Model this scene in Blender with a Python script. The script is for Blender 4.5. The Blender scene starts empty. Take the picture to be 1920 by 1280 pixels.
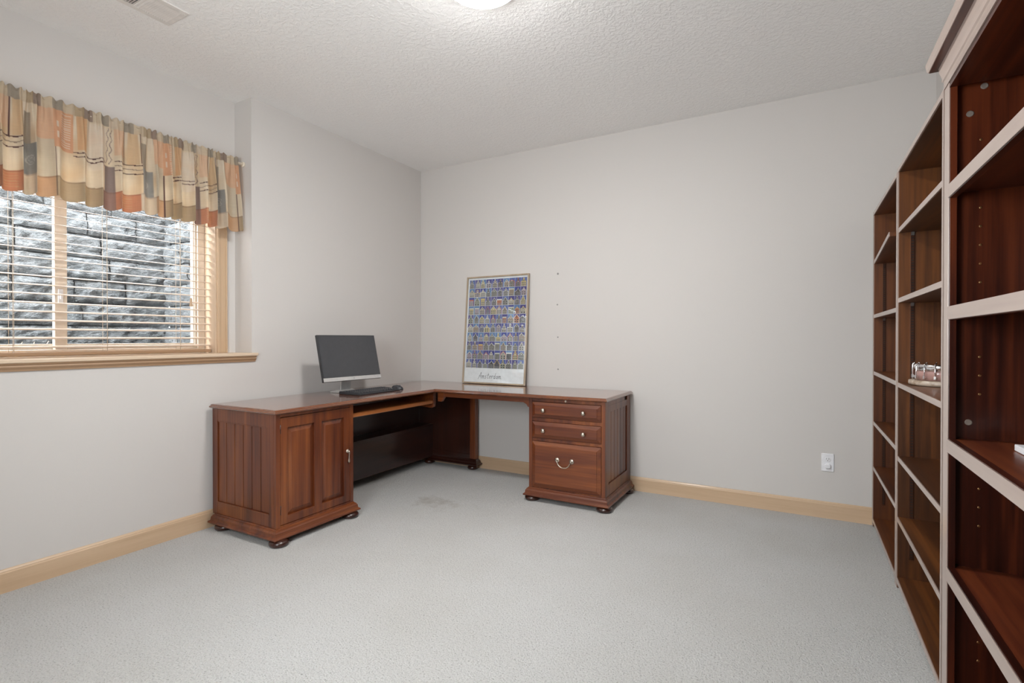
import bpy, bmesh, math, random
from mathutils import Vector, Matrix, noise
random.seed(7)
S = bpy.context.scene
COL = S.collection
PI = math.pi

# ------------------------------------------------------------------ camera
FPX, YAW, PIT, CAMZ = 966.2, math.radians(29.146), math.radians(0.3556), 1.155
cam = bpy.data.cameras.new('camera'); camo = bpy.data.objects.new('camera', cam); COL.objects.link(camo)
cam.sensor_width = 36.0; cam.lens = FPX / 1920 * 36.0; cam.clip_start = 0.02
cF = Vector((-math.sin(YAW)*math.cos(PIT), math.cos(YAW)*math.cos(PIT), -math.sin(PIT)))
cR = Vector((math.cos(YAW), math.sin(YAW), 0)); cU = cR.cross(cF)
m = Matrix((cR, cU, -cF)).transposed().to_4x4(); m.translation = Vector((0, 0, CAMZ))
camo.matrix_world = m
S.camera = camo

# ------------------------------------------------------------------ colour management, world, lights
S.view_settings.view_transform = 'Standard'; S.view_settings.look = 'None'
S.view_settings.gamma = 1.0; S.view_settings.exposure = 0.0
S.view_settings.use_curve_mapping = False
S.cycles.max_bounces = 14; S.cycles.diffuse_bounces = 8; S.cycles.glossy_bounces = 5
S.cycles.transparent_max_bounces = 12; S.cycles.sample_clamp_indirect = 6.0
W = bpy.data.worlds.new('world'); S.world = W; W.use_nodes = True
bg = W.node_tree.nodes['Background']; bg.inputs[0].default_value = (0.94, 0.97, 1.0, 1); bg.inputs[1].default_value = 22.5
LIGHT_POWER = 224.0      # emission of the ceiling dome
# daylight portal in the window opening (guides sampling of the sky only)
pl = bpy.data.lights.new('window_portal', 'AREA'); pl.shape = 'RECTANGLE'; pl.size = 1.5; pl.size_y = 1.1
plo = bpy.data.objects.new('window_portal', pl); COL.objects.link(plo)
plo.location = (-3.53, 1.22, 1.66); plo.rotation_euler = (0, -PI/2, 0)
pl.cycles.is_portal = True
p2 = bpy.data.lights.new('window_portal', 'AREA'); p2.shape = 'RECTANGLE'; p2.size = 1.0; p2.size_y = 1.1; p2.cycles.is_portal = True
p2o = bpy.data.objects.new('window_portal', p2); COL.objects.link(p2o); p2o.location = (-1.15, -0.34, 1.5); p2o.rotation_euler = (PI/2, 0, 0)  # portal for the added fill-light window
SUNK = 0

# ------------------------------------------------------------------ room constants
LW, RW, BW, FW, H = -3.155, 0.70, 3.875, -0.25, 2.74
RX = -3.335                     # recessed window wall
WY0, WY1, WZ0, WZ1 = 0.44, 2.0, 1.06, 2.25   # window opening
RY0, RY1 = 0.306, 2.134         # recess

# ------------------------------------------------------------------ material helpers
def newmat(name):
    mt = bpy.data.materials.new(name); mt.use_nodes = True
    nt = mt.node_tree; b = nt.nodes['Principled BSDF']
    return mt, nt, b
def N(nt, typ, **kw):
    n = nt.nodes.new(typ)
    for k, v in kw.items():
        if hasattr(n, k): setattr(n, k, v)
    return n
def ramp(nt, fac, stops):
    r = nt.nodes.new('ShaderNodeValToRGB'); e = r.color_ramp.elements
    e[0].position, e[0].color = stops[0][0], (*stops[0][1], 1)
    e[1].position, e[1].color = stops[-1][0], (*stops[-1][1], 1)
    for p, c in stops[1:-1]:
        x = e.new(p); x.color = (*c, 1)
    nt.links.new(fac, r.inputs[0]); return r.outputs[0]
def texnoise(nt, scale, detail=2, rough=0.5, stretch=(1, 1, 1), coord='Object', dist=0.0):
    tc = N(nt, 'ShaderNodeTexCoord'); mp = N(nt, 'ShaderNodeMapping'); mp.inputs['Scale'].default_value = stretch
    nt.links.new(tc.outputs[coord], mp.inputs['Vector'])
    n = N(nt, 'ShaderNodeTexNoise'); n.inputs['Scale'].default_value = scale; n.inputs['Detail'].default_value = detail
    n.inputs['Roughness'].default_value = rough; n.inputs['Distortion'].default_value = dist
    nt.links.new(mp.outputs[0], n.inputs['Vector']); return n.outputs['Fac']
def bump(nt, b, h, strength, dist):
    bm = N(nt, 'ShaderNodeBump'); bm.inputs['Strength'].default_value = strength; bm.inputs['Distance'].default_value = dist
    nt.links.new(h, bm.inputs['Height']); nt.links.new(bm.outputs[0], b.inputs['Normal'])
def plain(name, c, rough=0.5, metal=0.0, spec=0.5, coat=0.0):
    mt, nt, b = newmat(name); b.inputs['Base Color'].default_value = (*c, 1)
    b.inputs['Roughness'].default_value = rough; b.inputs['Metallic'].default_value = metal
    b.inputs['Specular IOR Level'].default_value = spec; b.inputs['Coat Weight'].default_value = coat
    # faint procedural mottling
    f = texnoise(nt, 35, 2)
    nt.links.new(ramp(nt, f, [(0.3, tuple(v*0.94 for v in c)), (0.7, tuple(min(1, v*1.04) for v in c))]), b.inputs['Base Color'])
    return mt
def wood(name, stops, axis, rough=0.35, coat=0.3, scale=3.0, spec=0.5, coatrough=0.15, stretch=0.09, coatior=1.5):
    mt, nt, b = newmat(name)
    st = [1.0, 1.0, 1.0]; st['xyz'.index(axis)] = stretch
    f1 = texnoise(nt, scale, 3, 0.55, st, dist=1.2)
    st2 = [1.0, 1.0, 1.0]; st2['xyz'.index(axis)] = 0.03
    f2 = texnoise(nt, 55, 3, 0.6, st2)
    mx = N(nt, 'ShaderNodeMath', operation='MULTIPLY_ADD'); nt.links.new(f2, mx.inputs[0]); mx.inputs[1].default_value = 0.35
    sub = N(nt, 'ShaderNodeMath', operation='MULTIPLY'); nt.links.new(f1, sub.inputs[0]); sub.inputs[1].default_value = 0.72
    nt.links.new(sub.outputs[0], mx.inputs[2])
    nt.links.new(ramp(nt, mx.outputs[0], stops), b.inputs['Base Color'])
    b.inputs['Roughness'].default_value = rough; b.inputs['Coat Weight'].default_value = coat
    b.inputs['Coat Roughness'].default_value = coatrough; b.inputs['Specular IOR Level'].default_value = spec
    b.inputs['Coat IOR'].default_value = coatior
    bump(nt, b, f2, 0.05, 0.002)
    return mt

def paint(name, c, bs=160, bst=0.12):
    mt, nt, b = newmat(name)
    b.inputs['Base Color'].default_value = (*c, 1); b.inputs['Roughness'].default_value = 0.75
    b.inputs['Specular IOR Level'].default_value = 0.25
    bump(nt, b, texnoise(nt, bs, 3, 0.6), bst, 0.002)
    return mt
M = {}
M['wall'] = paint('wall_paint', (0.625, 0.603, 0.583))
def ceil_mat():
    mt, nt, b = newmat('textured_ceiling'); b.inputs['Base Color'].default_value = (0.88, 0.875, 0.865, 1)
    b.inputs['Roughness'].default_value = 0.85; b.inputs['Specular IOR Level'].default_value = 0.15
    f = texnoise(nt, 46, 4, 0.6, dist=0.6)
    rr = ramp(nt, f, [(0.42, (0, 0, 0)), (0.62, (1, 1, 1))])
    bump(nt, b, rr, 0.45, 0.005)
    return mt
M['ceiling'] = ceil_mat()
def carpet_mat():
    mt, nt, b = newmat('cut_pile_carpet')
    big = texnoise(nt, 1.3, 3, 0.6)
    fine = texnoise(nt, 150, 3, 0.8)
    mid = texnoise(nt, 95, 3, 0.7, dist=0.8)
    c1 = ramp(nt, fine, [(0.32, (0.25, 0.245, 0.23)), (0.43, (0.71, 0.71, 0.70)), (0.7, (0.84, 0.84, 0.832))])
    c2 = ramp(nt, big, [(0.35, (0.93, 0.92, 0.90)), (0.65, (1, 1, 1))])
    mul = N(nt, 'ShaderNodeMix', data_type='RGBA', blend_type='MULTIPLY'); mul.inputs[0].default_value = 1
    nt.links.new(c1, mul.inputs[6]); nt.links.new(c2, mul.inputs[7])
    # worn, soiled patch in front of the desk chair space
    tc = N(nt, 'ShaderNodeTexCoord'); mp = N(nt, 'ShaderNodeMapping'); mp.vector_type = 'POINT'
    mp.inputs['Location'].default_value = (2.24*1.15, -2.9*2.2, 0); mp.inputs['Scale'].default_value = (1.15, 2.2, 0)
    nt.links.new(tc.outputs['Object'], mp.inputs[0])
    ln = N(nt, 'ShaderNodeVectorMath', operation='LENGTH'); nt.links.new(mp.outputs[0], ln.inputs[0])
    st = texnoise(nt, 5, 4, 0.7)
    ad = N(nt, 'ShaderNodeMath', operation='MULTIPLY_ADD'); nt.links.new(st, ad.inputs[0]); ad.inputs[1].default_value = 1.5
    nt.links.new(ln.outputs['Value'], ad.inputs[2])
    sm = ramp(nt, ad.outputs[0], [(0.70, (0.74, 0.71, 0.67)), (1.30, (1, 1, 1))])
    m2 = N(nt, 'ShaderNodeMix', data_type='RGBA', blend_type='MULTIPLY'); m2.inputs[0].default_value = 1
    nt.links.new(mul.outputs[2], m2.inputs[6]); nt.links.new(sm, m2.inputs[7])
    nt.links.new(m2.outputs[2], b.inputs['Base Color'])
    b.inputs['Roughness'].default_value = 0.95; b.inputs['Specular IOR Level'].default_value = 0.05
    b.inputs['Sheen Weight'].default_value = 0.25; b.inputs['Sheen Roughness'].default_value = 0.6
    ad2 = N(nt, 'ShaderNodeMath', operation='ADD'); nt.links.new(fine, ad2.inputs[0]); nt.links.new(mid, ad2.inputs[1])
    bump(nt, b, ad2.outputs[0], 0.9, 0.016)
    return mt
M['carpet'] = carpet_mat()
MAPLE = [(0.3, (0.50, 0.345, 0.215)), (0.55, (0.585, 0.42, 0.275)), (0.75, (0.64, 0.475, 0.325))]
for ax in 'xyz': M['maple_'+ax] = wood('maple_'+ax, MAPLE, ax, 0.4, 0.15, 4)
PMAPLE = [(0.3, (0.62, 0.47, 0.33)), (0.75, (0.74, 0.60, 0.46))]
for ax in 'yz': M['pale_'+ax] = wood('pale_maple_'+ax, PMAPLE, ax, 0.4, 0.1, 4)
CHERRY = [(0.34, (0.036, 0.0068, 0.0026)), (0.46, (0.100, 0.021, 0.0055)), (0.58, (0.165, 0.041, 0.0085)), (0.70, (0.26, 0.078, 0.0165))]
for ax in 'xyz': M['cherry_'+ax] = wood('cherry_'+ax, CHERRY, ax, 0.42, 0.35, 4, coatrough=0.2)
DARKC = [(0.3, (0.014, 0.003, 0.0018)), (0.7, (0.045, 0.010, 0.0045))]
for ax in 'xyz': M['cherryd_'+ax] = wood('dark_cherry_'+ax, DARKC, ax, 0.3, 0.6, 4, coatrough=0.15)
M['top'] = wood('polished_cherry_top', [(0.3, (0.070, 0.017, 0.007)), (0.5, (0.145, 0.040, 0.012)), (0.75, (0.21, 0.066, 0.020))], 'y', 0.25, 1.0, 3, coatrough=0.06, coatior=1.6)
M['tray'] = wood('orange_cherry', [(0.3, (0.30, 0.088, 0.022)), (0.7, (0.46, 0.16, 0.045))], 'y', 0.32, 0.4, 4)
WALN = [(0.36, (0.024, 0.0080, 0.0028)), (0.5, (0.068, 0.0220, 0.0056)), (0.64, (0.160, 0.052, 0.0105))]
WALR = [(0.36, (0.034, 0.0090, 0.0028)), (0.5, (0.086, 0.0235, 0.0052)), (0.64, (0.160, 0.048, 0.0090))]
for ax in 'xyz':
    M['waln_'+ax] = wood('worn_walnut_'+ax, WALN, ax, 0.42, 0.25, 4, coatrough=0.3)
    M['walr_'+ax] = wood('red_walnut_'+ax, WALR, ax, 0.42, 0.25, 4, coatrough=0.3)
MAHO = [(0.38, (0.011, 0.0021, 0.0012)), (0.5, (0.040, 0.0072, 0.0030)), (0.64, (0.125, 0.0255, 0.0075))]
for ax in 'xyz': M['maho_'+ax] = wood('mahogany_'+ax, MAHO, ax, 0.3, 0.35, 3.2, coatrough=0.25)
M['mshelf'] = wood('mahogany_shelf', [(0.36, (0.030, 0.0058, 0.0028)), (0.5, (0.078, 0.0152, 0.0058)), (0.64, (0.165, 0.039, 0.011))], 'y', 0.35, 0.25, 4, coatrough=0.3)
EDGE = [(0.3, (0.36, 0.265, 0.225)), (0.7, (0.46, 0.36, 0.31))]  # front edges paled: grazing glare on the wood put into the base colour
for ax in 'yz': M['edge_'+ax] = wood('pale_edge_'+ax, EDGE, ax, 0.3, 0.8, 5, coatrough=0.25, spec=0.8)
M['pewter'] = plain('brushed_pewter', (0.62, 0.55, 0.46), 0.28, 1.0)
M['silver'] = plain('silver_plastic', (0.68, 0.68, 0.67), 0.3, 0.7)
M['chrome'] = plain('chrome', (0.85, 0.85, 0.87), 0.12, 1.0)
M['black'] = plain('black_plastic', (0.018, 0.019, 0.022), 0.4)
M['key'] = plain('key_black', (0.03, 0.032, 0.038), 0.35)
M['screen'] = plain('dark_screen', (0.030, 0.033, 0.040), 0.16, spec=0.9)
M['vinyl'] = plain('cream_vinyl', (0.76, 0.69, 0.60), 0.4)
M['white'] = plain('white_plastic', (0.82, 0.83, 0.86), 0.35)
M['ventw'] = plain('vent_white', (0.74, 0.71, 0.68), 0.45)
M['dark'] = plain('dark_gap', (0.02, 0.018, 0.016), 0.8)
M['steel'] = plain('dull_steel', (0.33, 0.32, 0.31), 0.4, 0.8)
M['standard'] = plain('brown_metal_strip', (0.085, 0.033, 0.018), 0.35, 0.6)
M['cap'] = plain('cap_plastic', (0.22, 0.18, 0.15), 0.6)
M['brass'] = plain('brass_pin', (0.55, 0.33, 0.15), 0.35, 1.0)
M['frame'] = wood('bronze_frame', [(0.3, (0.27, 0.20, 0.13)), (0.7, (0.42, 0.33, 0.23))], 'z', 0.3, 0.4, 8)
M['print'] = plain('print_paper', (0.80, 0.81, 0.83), 0.6)
M['slat'] = plain('blind_slat', (0.56, 0.44, 0.34), 0.45)
M['slat'].node_tree.nodes['Principled BSDF'].inputs['Transmission Weight'].default_value = 0.0
M['cord'] = plain('blind_cord', (0.70, 0.62, 0.52), 0.8)
M['sillw'] = M['pale_y']
M['pink'] = plain('pink_shell', (0.46, 0.27, 0.24), 0.3, coat=0.6)
M['hull'] = wood('inlaid_rim', [(0.45, (0.30, 0.22, 0.15)), (0.55, (0.50, 0.42, 0.34))], 'x', 0.4, 0.3, 12, stretch=1.0)
M['rodw'] = plain('rod_white', (0.78, 0.70, 0.58), 0.4)
def glass_mat(name, tint=(0.97, 0.98, 0.98), rough=0.0, ior=1.5, boost=1.0):
    mt = bpy.data.materials.new(name); mt.use_nodes = True; nt = mt.node_tree; nt.nodes.clear()
    o = N(nt, 'ShaderNodeOutputMaterial'); t = N(nt, 'ShaderNodeBsdfTransparent'); g = N(nt, 'ShaderNodeBsdfGlossy')
    t.inputs[0].default_value = (*tint, 1); g.inputs['Roughness'].default_value = rough
    f = N(nt, 'ShaderNodeFresnel'); f.inputs[0].default_value = ior
    geo = N(nt, 'ShaderNodeNewGeometry'); inv = N(nt, 'ShaderNodeMath', operation='SUBTRACT'); inv.inputs[0].default_value = 1.0; nt.links.new(geo.outputs['Backfacing'], inv.inputs[1])
    ml = N(nt, 'ShaderNodeMath', operation='MULTIPLY'); nt.links.new(f.outputs[0], ml.inputs[0]); nt.links.new(inv.outputs[0], ml.inputs[1])   # the far face of the thin pane adds nothing
    mx = N(nt, 'ShaderNodeMixShader'); nt.links.new(ml.outputs[0], mx.inputs[0]); nt.links.new(t.outputs[0], mx.inputs[1]); nt.links.new(g.outputs[0], mx.inputs[2])
    nt.links.new(mx.outputs[0], o.inputs[0]); return mt
M['glass'] = glass_mat('window_glass'); M['pglass'] = glass_mat('picture_glass', ior=1.85)   # both faces of the pane reflect
def emis(name, c, s):
    mt = bpy.data.materials.new(name); mt.use_nodes = True; nt = mt.node_tree; nt.nodes.clear()
    o = N(nt, 'ShaderNodeOutputMaterial'); e = N(nt, 'ShaderNodeEmission'); e.inputs[0].default_value = (*c, 1); e.inputs[1].default_value = s
    nt.links.new(e.outputs[0], o.inputs[0]); return mt
M['dome'] = emis('lit_glass_dome', (1.0, 0.98, 0.955), LIGHT_POWER)
_nt = M['dome'].node_tree; _g = N(_nt, 'ShaderNodeNewGeometry'); _sx = N(_nt, 'ShaderNodeSeparateXYZ'); _nt.links.new(_g.outputs['Normal'], _sx.inputs[0])
_p = N(_nt, 'ShaderNodeMath', operation='MULTIPLY'); _nt.links.new(_sx.outputs['Z'], _p.inputs[0]); _nt.links.new(_sx.outputs['Z'], _p.inputs[1])
_q = N(_nt, 'ShaderNodeMath', operation='MULTIPLY_ADD'); _p2 = N(_nt, 'ShaderNodeMath', operation='POWER'); _nt.links.new(_p.outputs[0], _p2.inputs[0]); _p2.inputs[1].default_value = 2.0; _nt.links.new(_p2.outputs[0], _q.inputs[0]); _q.inputs[1].default_value = LIGHT_POWER*0.98; _q.inputs[2].default_value = LIGHT_POWER*0.02   # glow dimmed on the dome sides to curb the hot spot on the ceiling
_nt.links.new(_q.outputs[0], [n for n in _nt.nodes if n.type == 'EMISSION'][0].inputs[1])
def stone_mat():
    mt, nt, b = newmat('split_face_stone')
    f = texnoise(nt, 4.5, 5, 0.7); f2 = texnoise(nt, 38, 4, 0.7, (0.45, 0.45, 1.0))
    ad = N(nt, 'ShaderNodeMath', operation='MULTIPLY_ADD'); nt.links.new(f2, ad.inputs[0]); ad.inputs[1].default_value = 0.6
    ml = N(nt, 'ShaderNodeMath', operation='MULTIPLY'); nt.links.new(f, ml.inputs[0]); ml.inputs[1].default_value = 0.45
    nt.links.new(ml.outputs[0], ad.inputs[2])
    nt.links.new(ramp(nt, ad.outputs[0], [(0.38, (0.095, 0.104, 0.110)), (0.52, (0.155, 0.165, 0.170)), (0.68, (0.26, 0.265, 0.27))]), b.inputs['Base Color'])
    b.inputs['Roughness'].default_value = 0.9
    bump(nt, b, f2, 1.0, 0.05)
    return mt
M['stone'] = stone_mat(); M['darkmaple'] = wood('dark_maple', [(0.3, (0.30, 0.18, 0.10)), (0.7, (0.42, 0.27, 0.16))], 'y', 0.4, 0.2, 4)
M['gravel'] = plain('gravel', (0.10, 0.10, 0.10), 0.9)
M['straw'] = plain('dry_straw', (0.6, 0.52, 0.38), 0.8)

# ------------------------------------------------------------------ geometry helpers
def link(o): COL.objects.link(o); return o
def tag(o, label=None, cat=None, group=None, kind=None):
    if label: o['label'] = label
    if cat: o['category'] = cat
    if group: o['group'] = group
    if kind: o['kind'] = kind
    return o
def thing(name, label, cat, loc=(0, 0, 0), rotz=0, group=None, kind=None):
    o = bpy.data.objects.new(name, None); o.empty_display_size = 0.05; link(o)
    o.location = loc; o.rotation_euler = (0, 0, rotz)
    return tag(o, label, cat, group, kind)

class MB:
    """collects shapes in one bmesh"""
    def __init__(s): s.bm = bmesh.new(); s.mi = 0
    def _m(s, f):
        f.material_index = s.mi; return f
    def box(s, x0, x1, y0, y1, z0, z1):
        v = [s.bm.verts.new(p) for p in ((x0, y0, z0), (x1, y0, z0), (x1, y1, z0), (x0, y1, z0), (x0, y0, z1), (x1, y0, z1), (x1, y1, z1), (x0, y1, z1))]
        for f in ((0, 3, 2, 1), (4, 5, 6, 7), (0, 1, 5, 4), (1, 2, 6, 5), (2, 3, 7, 6), (3, 0, 4, 7)): s._m(s.bm.faces.new([v[i] for i in f]))
        return s
    def hexa(s, pts):
        v = [s.bm.verts.new(p) for p in pts]
        for f in ((0, 3, 2, 1), (4, 5, 6, 7), (0, 1, 5, 4), (1, 2, 6, 5), (2, 3, 7, 6), (3, 0, 4, 7)): s._m(s.bm.faces.new([v[i] for i in f]))
        return s
    def poly(s, pts):
        s._m(s.bm.faces.new([s.bm.verts.new(p) for p in pts])); return s
    def prism(s, pts2, a0, a1, ax):
        def P(p, a):
            return {'x': (a, p[0], p[1]), 'y': (p[0], a, p[1]), 'z': (p[0], p[1], a)}[ax]
        A = [s.bm.verts.new(P(p, a0)) for p in pts2]; B = [s.bm.verts.new(P(p, a1)) for p in pts2]; n = len(pts2)
        s._m(s.bm.faces.new(A)); s._m(s.bm.faces.new(B[::-1]))
        for i in range(n): s._m(s.bm.faces.new([A[i], A[(i+1) % n], B[(i+1) % n], B[i]]))
        return s
    def lathe(s, c, prof, seg=24, ax='z', smooth=True):
        rings = []
        for r, h in prof:
            ring = []
            for k in range(seg):
                a = 2*PI*k/seg; u, w = r*math.cos(a), r*math.sin(a)
                p = {'z': (u, w, h), 'y': (u, h, w), 'x': (h, u, w)}[ax]
                ring.append(s.bm.verts.new((c[0]+p[0], c[1]+p[1], c[2]+p[2])))
            rings.append(ring)
        for a, b in zip(rings, rings[1:]):
            for k in range(seg):
                f = s._m(s.bm.faces.new([a[k], a[(k+1) % seg], b[(k+1) % seg], b[k]])); f.smooth = smooth
        s._m(s.bm.faces.new(rings[0])); s._m(s.bm.faces.new(rings[-1][::-1]))
        return s
    def tube(s, pts, r, seg=8, closed=False):
        pts = [Vector(p) for p in pts]; rings = []; n = len(pts)
        rr = r if isinstance(r, (list, tuple)) else [r]*n
        for i, p in enumerate(pts):
            if closed: t = pts[(i+1) % n]-pts[i-1]
            else: t = pts[min(i+1, n-1)]-pts[max(i-1, 0)]
            t.normalize(); up = Vector((0, 0, 1)) if abs(t.z) < 0.9 else Vector((1, 0, 0))
            a = t.cross(up).normalized(); b = t.cross(a)
            rings.append([s.bm.verts.new(p+(a*math.cos(2*PI*k/seg)+b*math.sin(2*PI*k/seg))*rr[i]) for k in range(seg)])
        prs = list(zip(rings, rings[1:])) + ([(rings[-1], rings[0])] if closed else [])
        for A, B in prs:
            for k in range(seg):
                f = s._m(s.bm.faces.new([A[k], A[(k+1) % seg], B[(k+1) % seg], B[k]])); f.smooth = True
        if not closed: s._m(s.bm.faces.new(rings[0])); s._m(s.bm.faces.new(rings[-1][::-1]))
        return s
    def sweep(s, poly, prof, cap=True, smooth=False):
        """poly: CCW outline; prof: list of (offset outward, z) from bottom to top"""
        n = len(poly); nm = []
        for i in range(n):
            p0, p1, p2 = Vector(poly[i-1]), Vector(poly[i]), Vector(poly[(i+1) % n])
            d1 = (p1-p0).normalized(); d2 = (p2-p1).normalized()
            n1 = Vector((d1.y, -d1.x)); n2 = Vector((d2.y, -d2.x)); b = n1+n2
            nm.append(b/(b.dot(n1)))
        rings = [[s.bm.verts.new((poly[i][0]+nm[i].x*o, poly[i][1]+nm[i].y*o, z)) for i in range(n)] for o, z in prof]
        for A, B in zip(rings, rings[1:]):
            for i in range(n): s._m(s.bm.faces.new([A[i], A[(i+1) % n], B[(i+1) % n], B[i]])).smooth = smooth
        if cap: s._m(s.bm.faces.new(rings[0][::-1])); s._m(s.bm.faces.new(rings[-1]))
        return s
    def raised(s, ax, face, out, u0, u1, z0, z1, inset, depth, base=0.012):
        """raised field: ax 'x' => face plane x=face, out=+1/-1 direction; u along the other axis"""
        def P(u, z, d): return (face+out*d, u, z) if ax == 'x' else (u, face+out*d, z)
        A = [(u0, z0), (u1, z0), (u1, z1), (u0, z1)]
        I = [(u0+inset, z0+inset), (u1-inset, z0+inset), (u1-inset, z1-inset), (u0+inset, z1-inset)]
        rings = [[s.bm.verts.new(P(*p, -base)) for p in A], [s.bm.verts.new(P(*p, 0)) for p in A], [s.bm.verts.new(P(*p, depth*0.8)) for p in I], [s.bm.verts.new(P(*(q[0]+(0.002 if i in (0, 3) else -0.002), q[1]+(0.002 if i < 2 else -0.002)), depth)) for i, q in enumerate(I)]]
        for a, b in zip(rings, rings[1:]):
            for i in range(4): s._m(s.bm.faces.new([a[i], a[(i+1) % 4], b[(i+1) % 4], b[i]]))
        s._m(s.bm.faces.new(rings[0])); s._m(s.bm.faces.new(rings[-1][::-1]))
        return s
def obj(name, mb, mats, parent=None, root=None, bev=0.0, seg=2, local=False):
    """one mesh object; coordinates are world unless local=True (then relative to the thing)"""
    bm = mb.bm; bmesh.ops.recalc_face_normals(bm, faces=bm.faces)
    me = bpy.data.meshes.new(name)
    rt = root if root is not None else parent
    while rt is not None and rt.parent is not None: rt = rt.parent
    if rt is not None and not local:
        bmesh.ops.translate(bm, verts=bm.verts, vec=-Vector(rt.location))
    bm.to_mesh(me); bm.free()
    for mt in (mats if isinstance(mats, (list, tuple)) else [mats]): me.materials.append(mt)
    o = bpy.data.objects.new(name, me); link(o)
    if parent is not None: o.parent = parent
    if bev:
        md = o.modifiers.new('bevel', 'BEVEL'); md.width = bev; md.segments = seg; md.limit_method = 'ANGLE'; md.angle_limit = math.radians(40)
    return o
def struct(name, mb, mats, **kw):
    o = obj(name, mb, mats, **kw); o['kind'] = 'structure'; return o
def copy_tree(o, parent=None):
    c = o.copy(); COL.objects.link(c); c.parent = parent
    for ch in list(o.children): copy_tree(ch, c)
    return c

# ================================================================== ROOM SHELL
struct('floor', MB().box(-3.6, RW+0.1, FW-0.1, BW+0.1, -0.1, 0), M['carpet'])
struct('ceiling', MB().box(-3.6, RW+0.1, FW-0.1, BW+0.1, H, H+0.1), M['ceiling'])
struct('wall_back', MB().box(-3.6, RW+0.1, BW, BW+0.1, 0, H), M['wall'])
struct('wall_right', MB().box(RW, RW+0.1, FW-0.1, BW, 0, H), M['wall'])
FX0, FX1, FZ0, FZ1 = -1.65, -0.65, 0.95, 2.05      # unseen window added for fill light, in the wall behind the camera
struct('wall_front', MB().box(-3.6, FX0, FW-0.1, FW, 0, H).box(FX1, RW, FW-0.1, FW, 0, H).box(FX0, FX1, FW-0.1, FW, 0, FZ0).box(FX0, FX1, FW-0.1, FW, FZ1, H), M['wall'])
w = MB()
w.box(-3.6, LW, FW, BW, 0, WZ0-0.02)                       # lower foundation wall
w.box(-3.6, LW, RY1, BW, WZ0-0.02, H)                      # thick part towards the back
w.box(-3.6, LW, FW, RY0, WZ0-0.02, H)                      # thick part towards the front
w.box(-3.6, RX, WY1+0.018, RY1, WZ0-0.02, H)
w.box(-3.6, RX, RY0, WY0-0.018, WZ0-0.02, H)
w.box(-3.6, RX, WY0-0.018, WY1+0.018, WZ1+0.018, H)
struct('wall_left', w, M['wall'])

def baseboard(name, p0, p1, nrm, mat):
    """profile extruded from p0 to p1 on a wall; nrm = inward normal"""
    prof = [(0, 0), (0.0125, 0), (0.0125, 0.088), (0.0095, 0.094), (0.0095, 0.097), (0.005, 0.104), (0, 0.106)]
    b = MB(); A = []; B = []
    for d, z in prof:
        A.append(b.bm.verts.new((p0[0]+nrm[0]*d, p0[1]+nrm[1]*d, z))); B.append(b.bm.verts.new((p1[0]+nrm[0]*d, p1[1]+nrm[1]*d, z)))
    n = len(prof)
    for i in range(n): b.bm.faces.new([A[i], A[(i+1) % n], B[(i+1) % n], B[i]])
    b.bm.faces.new(A); b.bm.faces.new(B[::-1])
    return struct(name, b, mat)
baseboard('baseboard_left', (LW, FW), (LW, BW), (1, 0), M['maple_y'])
baseboard('baseboard_back', (LW+0.0125, BW), (RW-0.0125, BW), (0, -1), M['maple_x'])
baseboard('baseboard_right', (RW, BW), (RW, FW), (-1, 0), M['maple_y'])
baseboard('baseboard_front', (RW-0.0125, FW), (LW+0.0125, FW), (0, 1), M['maple_x'])

# ================================================================== WINDOW
win = thing('window_1', None, None, (-3.45, (WY0+WY1)/2, WZ0), kind='structure')
fx0, fx1 = -3.545, -3.455
f = MB()
f.box(fx0, fx1, WY1-0.045, WY1, WZ0, WZ1).box(fx0, fx1, WY0, WY0+0.045, WZ0, WZ1)
f.box(fx0, fx1, WY0+0.045, WY1-0.045, WZ0, WZ0+0.035).box(fx0, fx1, WY0+0.045, WY1-0.045, WZ1-0.045, WZ1)
f.box(fx0+0.03, fx1-0.012, WY1-0.058, WY1-0.045, WZ0+0.035, WZ1-0.045)
obj('window_frame', f, M['vinyl'], win, bev=0.004)
def sash(y0, y1, xa, xb, ms0, ms1):
    s = MB(); z0, z1 = WZ0+0.035, WZ1-0.045
    s.box(xa, xb, y0, y0+ms0, z0, z1).box(xa, xb, y1-ms1, y1, z0, z1).box(xa, xb, y0+ms0, y1-ms1, z0, z0+0.03).box(xa, xb, y0+ms0, y1-ms1, z1-0.04, z1)
    so = obj('window_sash', s, M['vinyl'], win, bev=0.003)
    xm = (xa+xb)/2
    g = MB().box(xm-0.002, xm+0.002, y0+ms0, y1-ms1, z0+0.03, z1-0.04)
    obj('window_pane', g, M['glass'], so)
sash(WY0+0.045, 1.275, -3.535, -3.508, 0.045, 0.05)
sash(1.215, WY1-0.045, -3.503, -3.474, 0.055, 0.02)
lk = MB().box(-3.474, -3.466, 1.228, 1.25, 1.34, 1.42).box(-3.466, -3.452, 1.233, 1.245, 1.365, 1.395)
obj('window_latch', lk, M['white'], win, bev=0.003)
j = MB(); j.box(-3.455, RX, WY1, WY1+0.018, WZ0, WZ1+0.018).box(-3.455, RX, WY0-0.018, WY0, WZ0, WZ1+0.018).box(-3.455, RX, WY0, WY1, WZ1, WZ1+0.018)
obj('window_jamb', j, M['pale_z'], win)
c = MB()
def casing(y0, y1, z0, z1): c.box(RX, RX+0.016, y0, y1, z0, z1)
casing(WY1+0.005, WY1+0.07, WZ0, WZ1+0.075); casing(WY0-0.07, WY0-0.005, WZ0, WZ1+0.075); casing(WY0-0.005, WY1+0.005, WZ1+0.005, WZ1+0.075)
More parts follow.
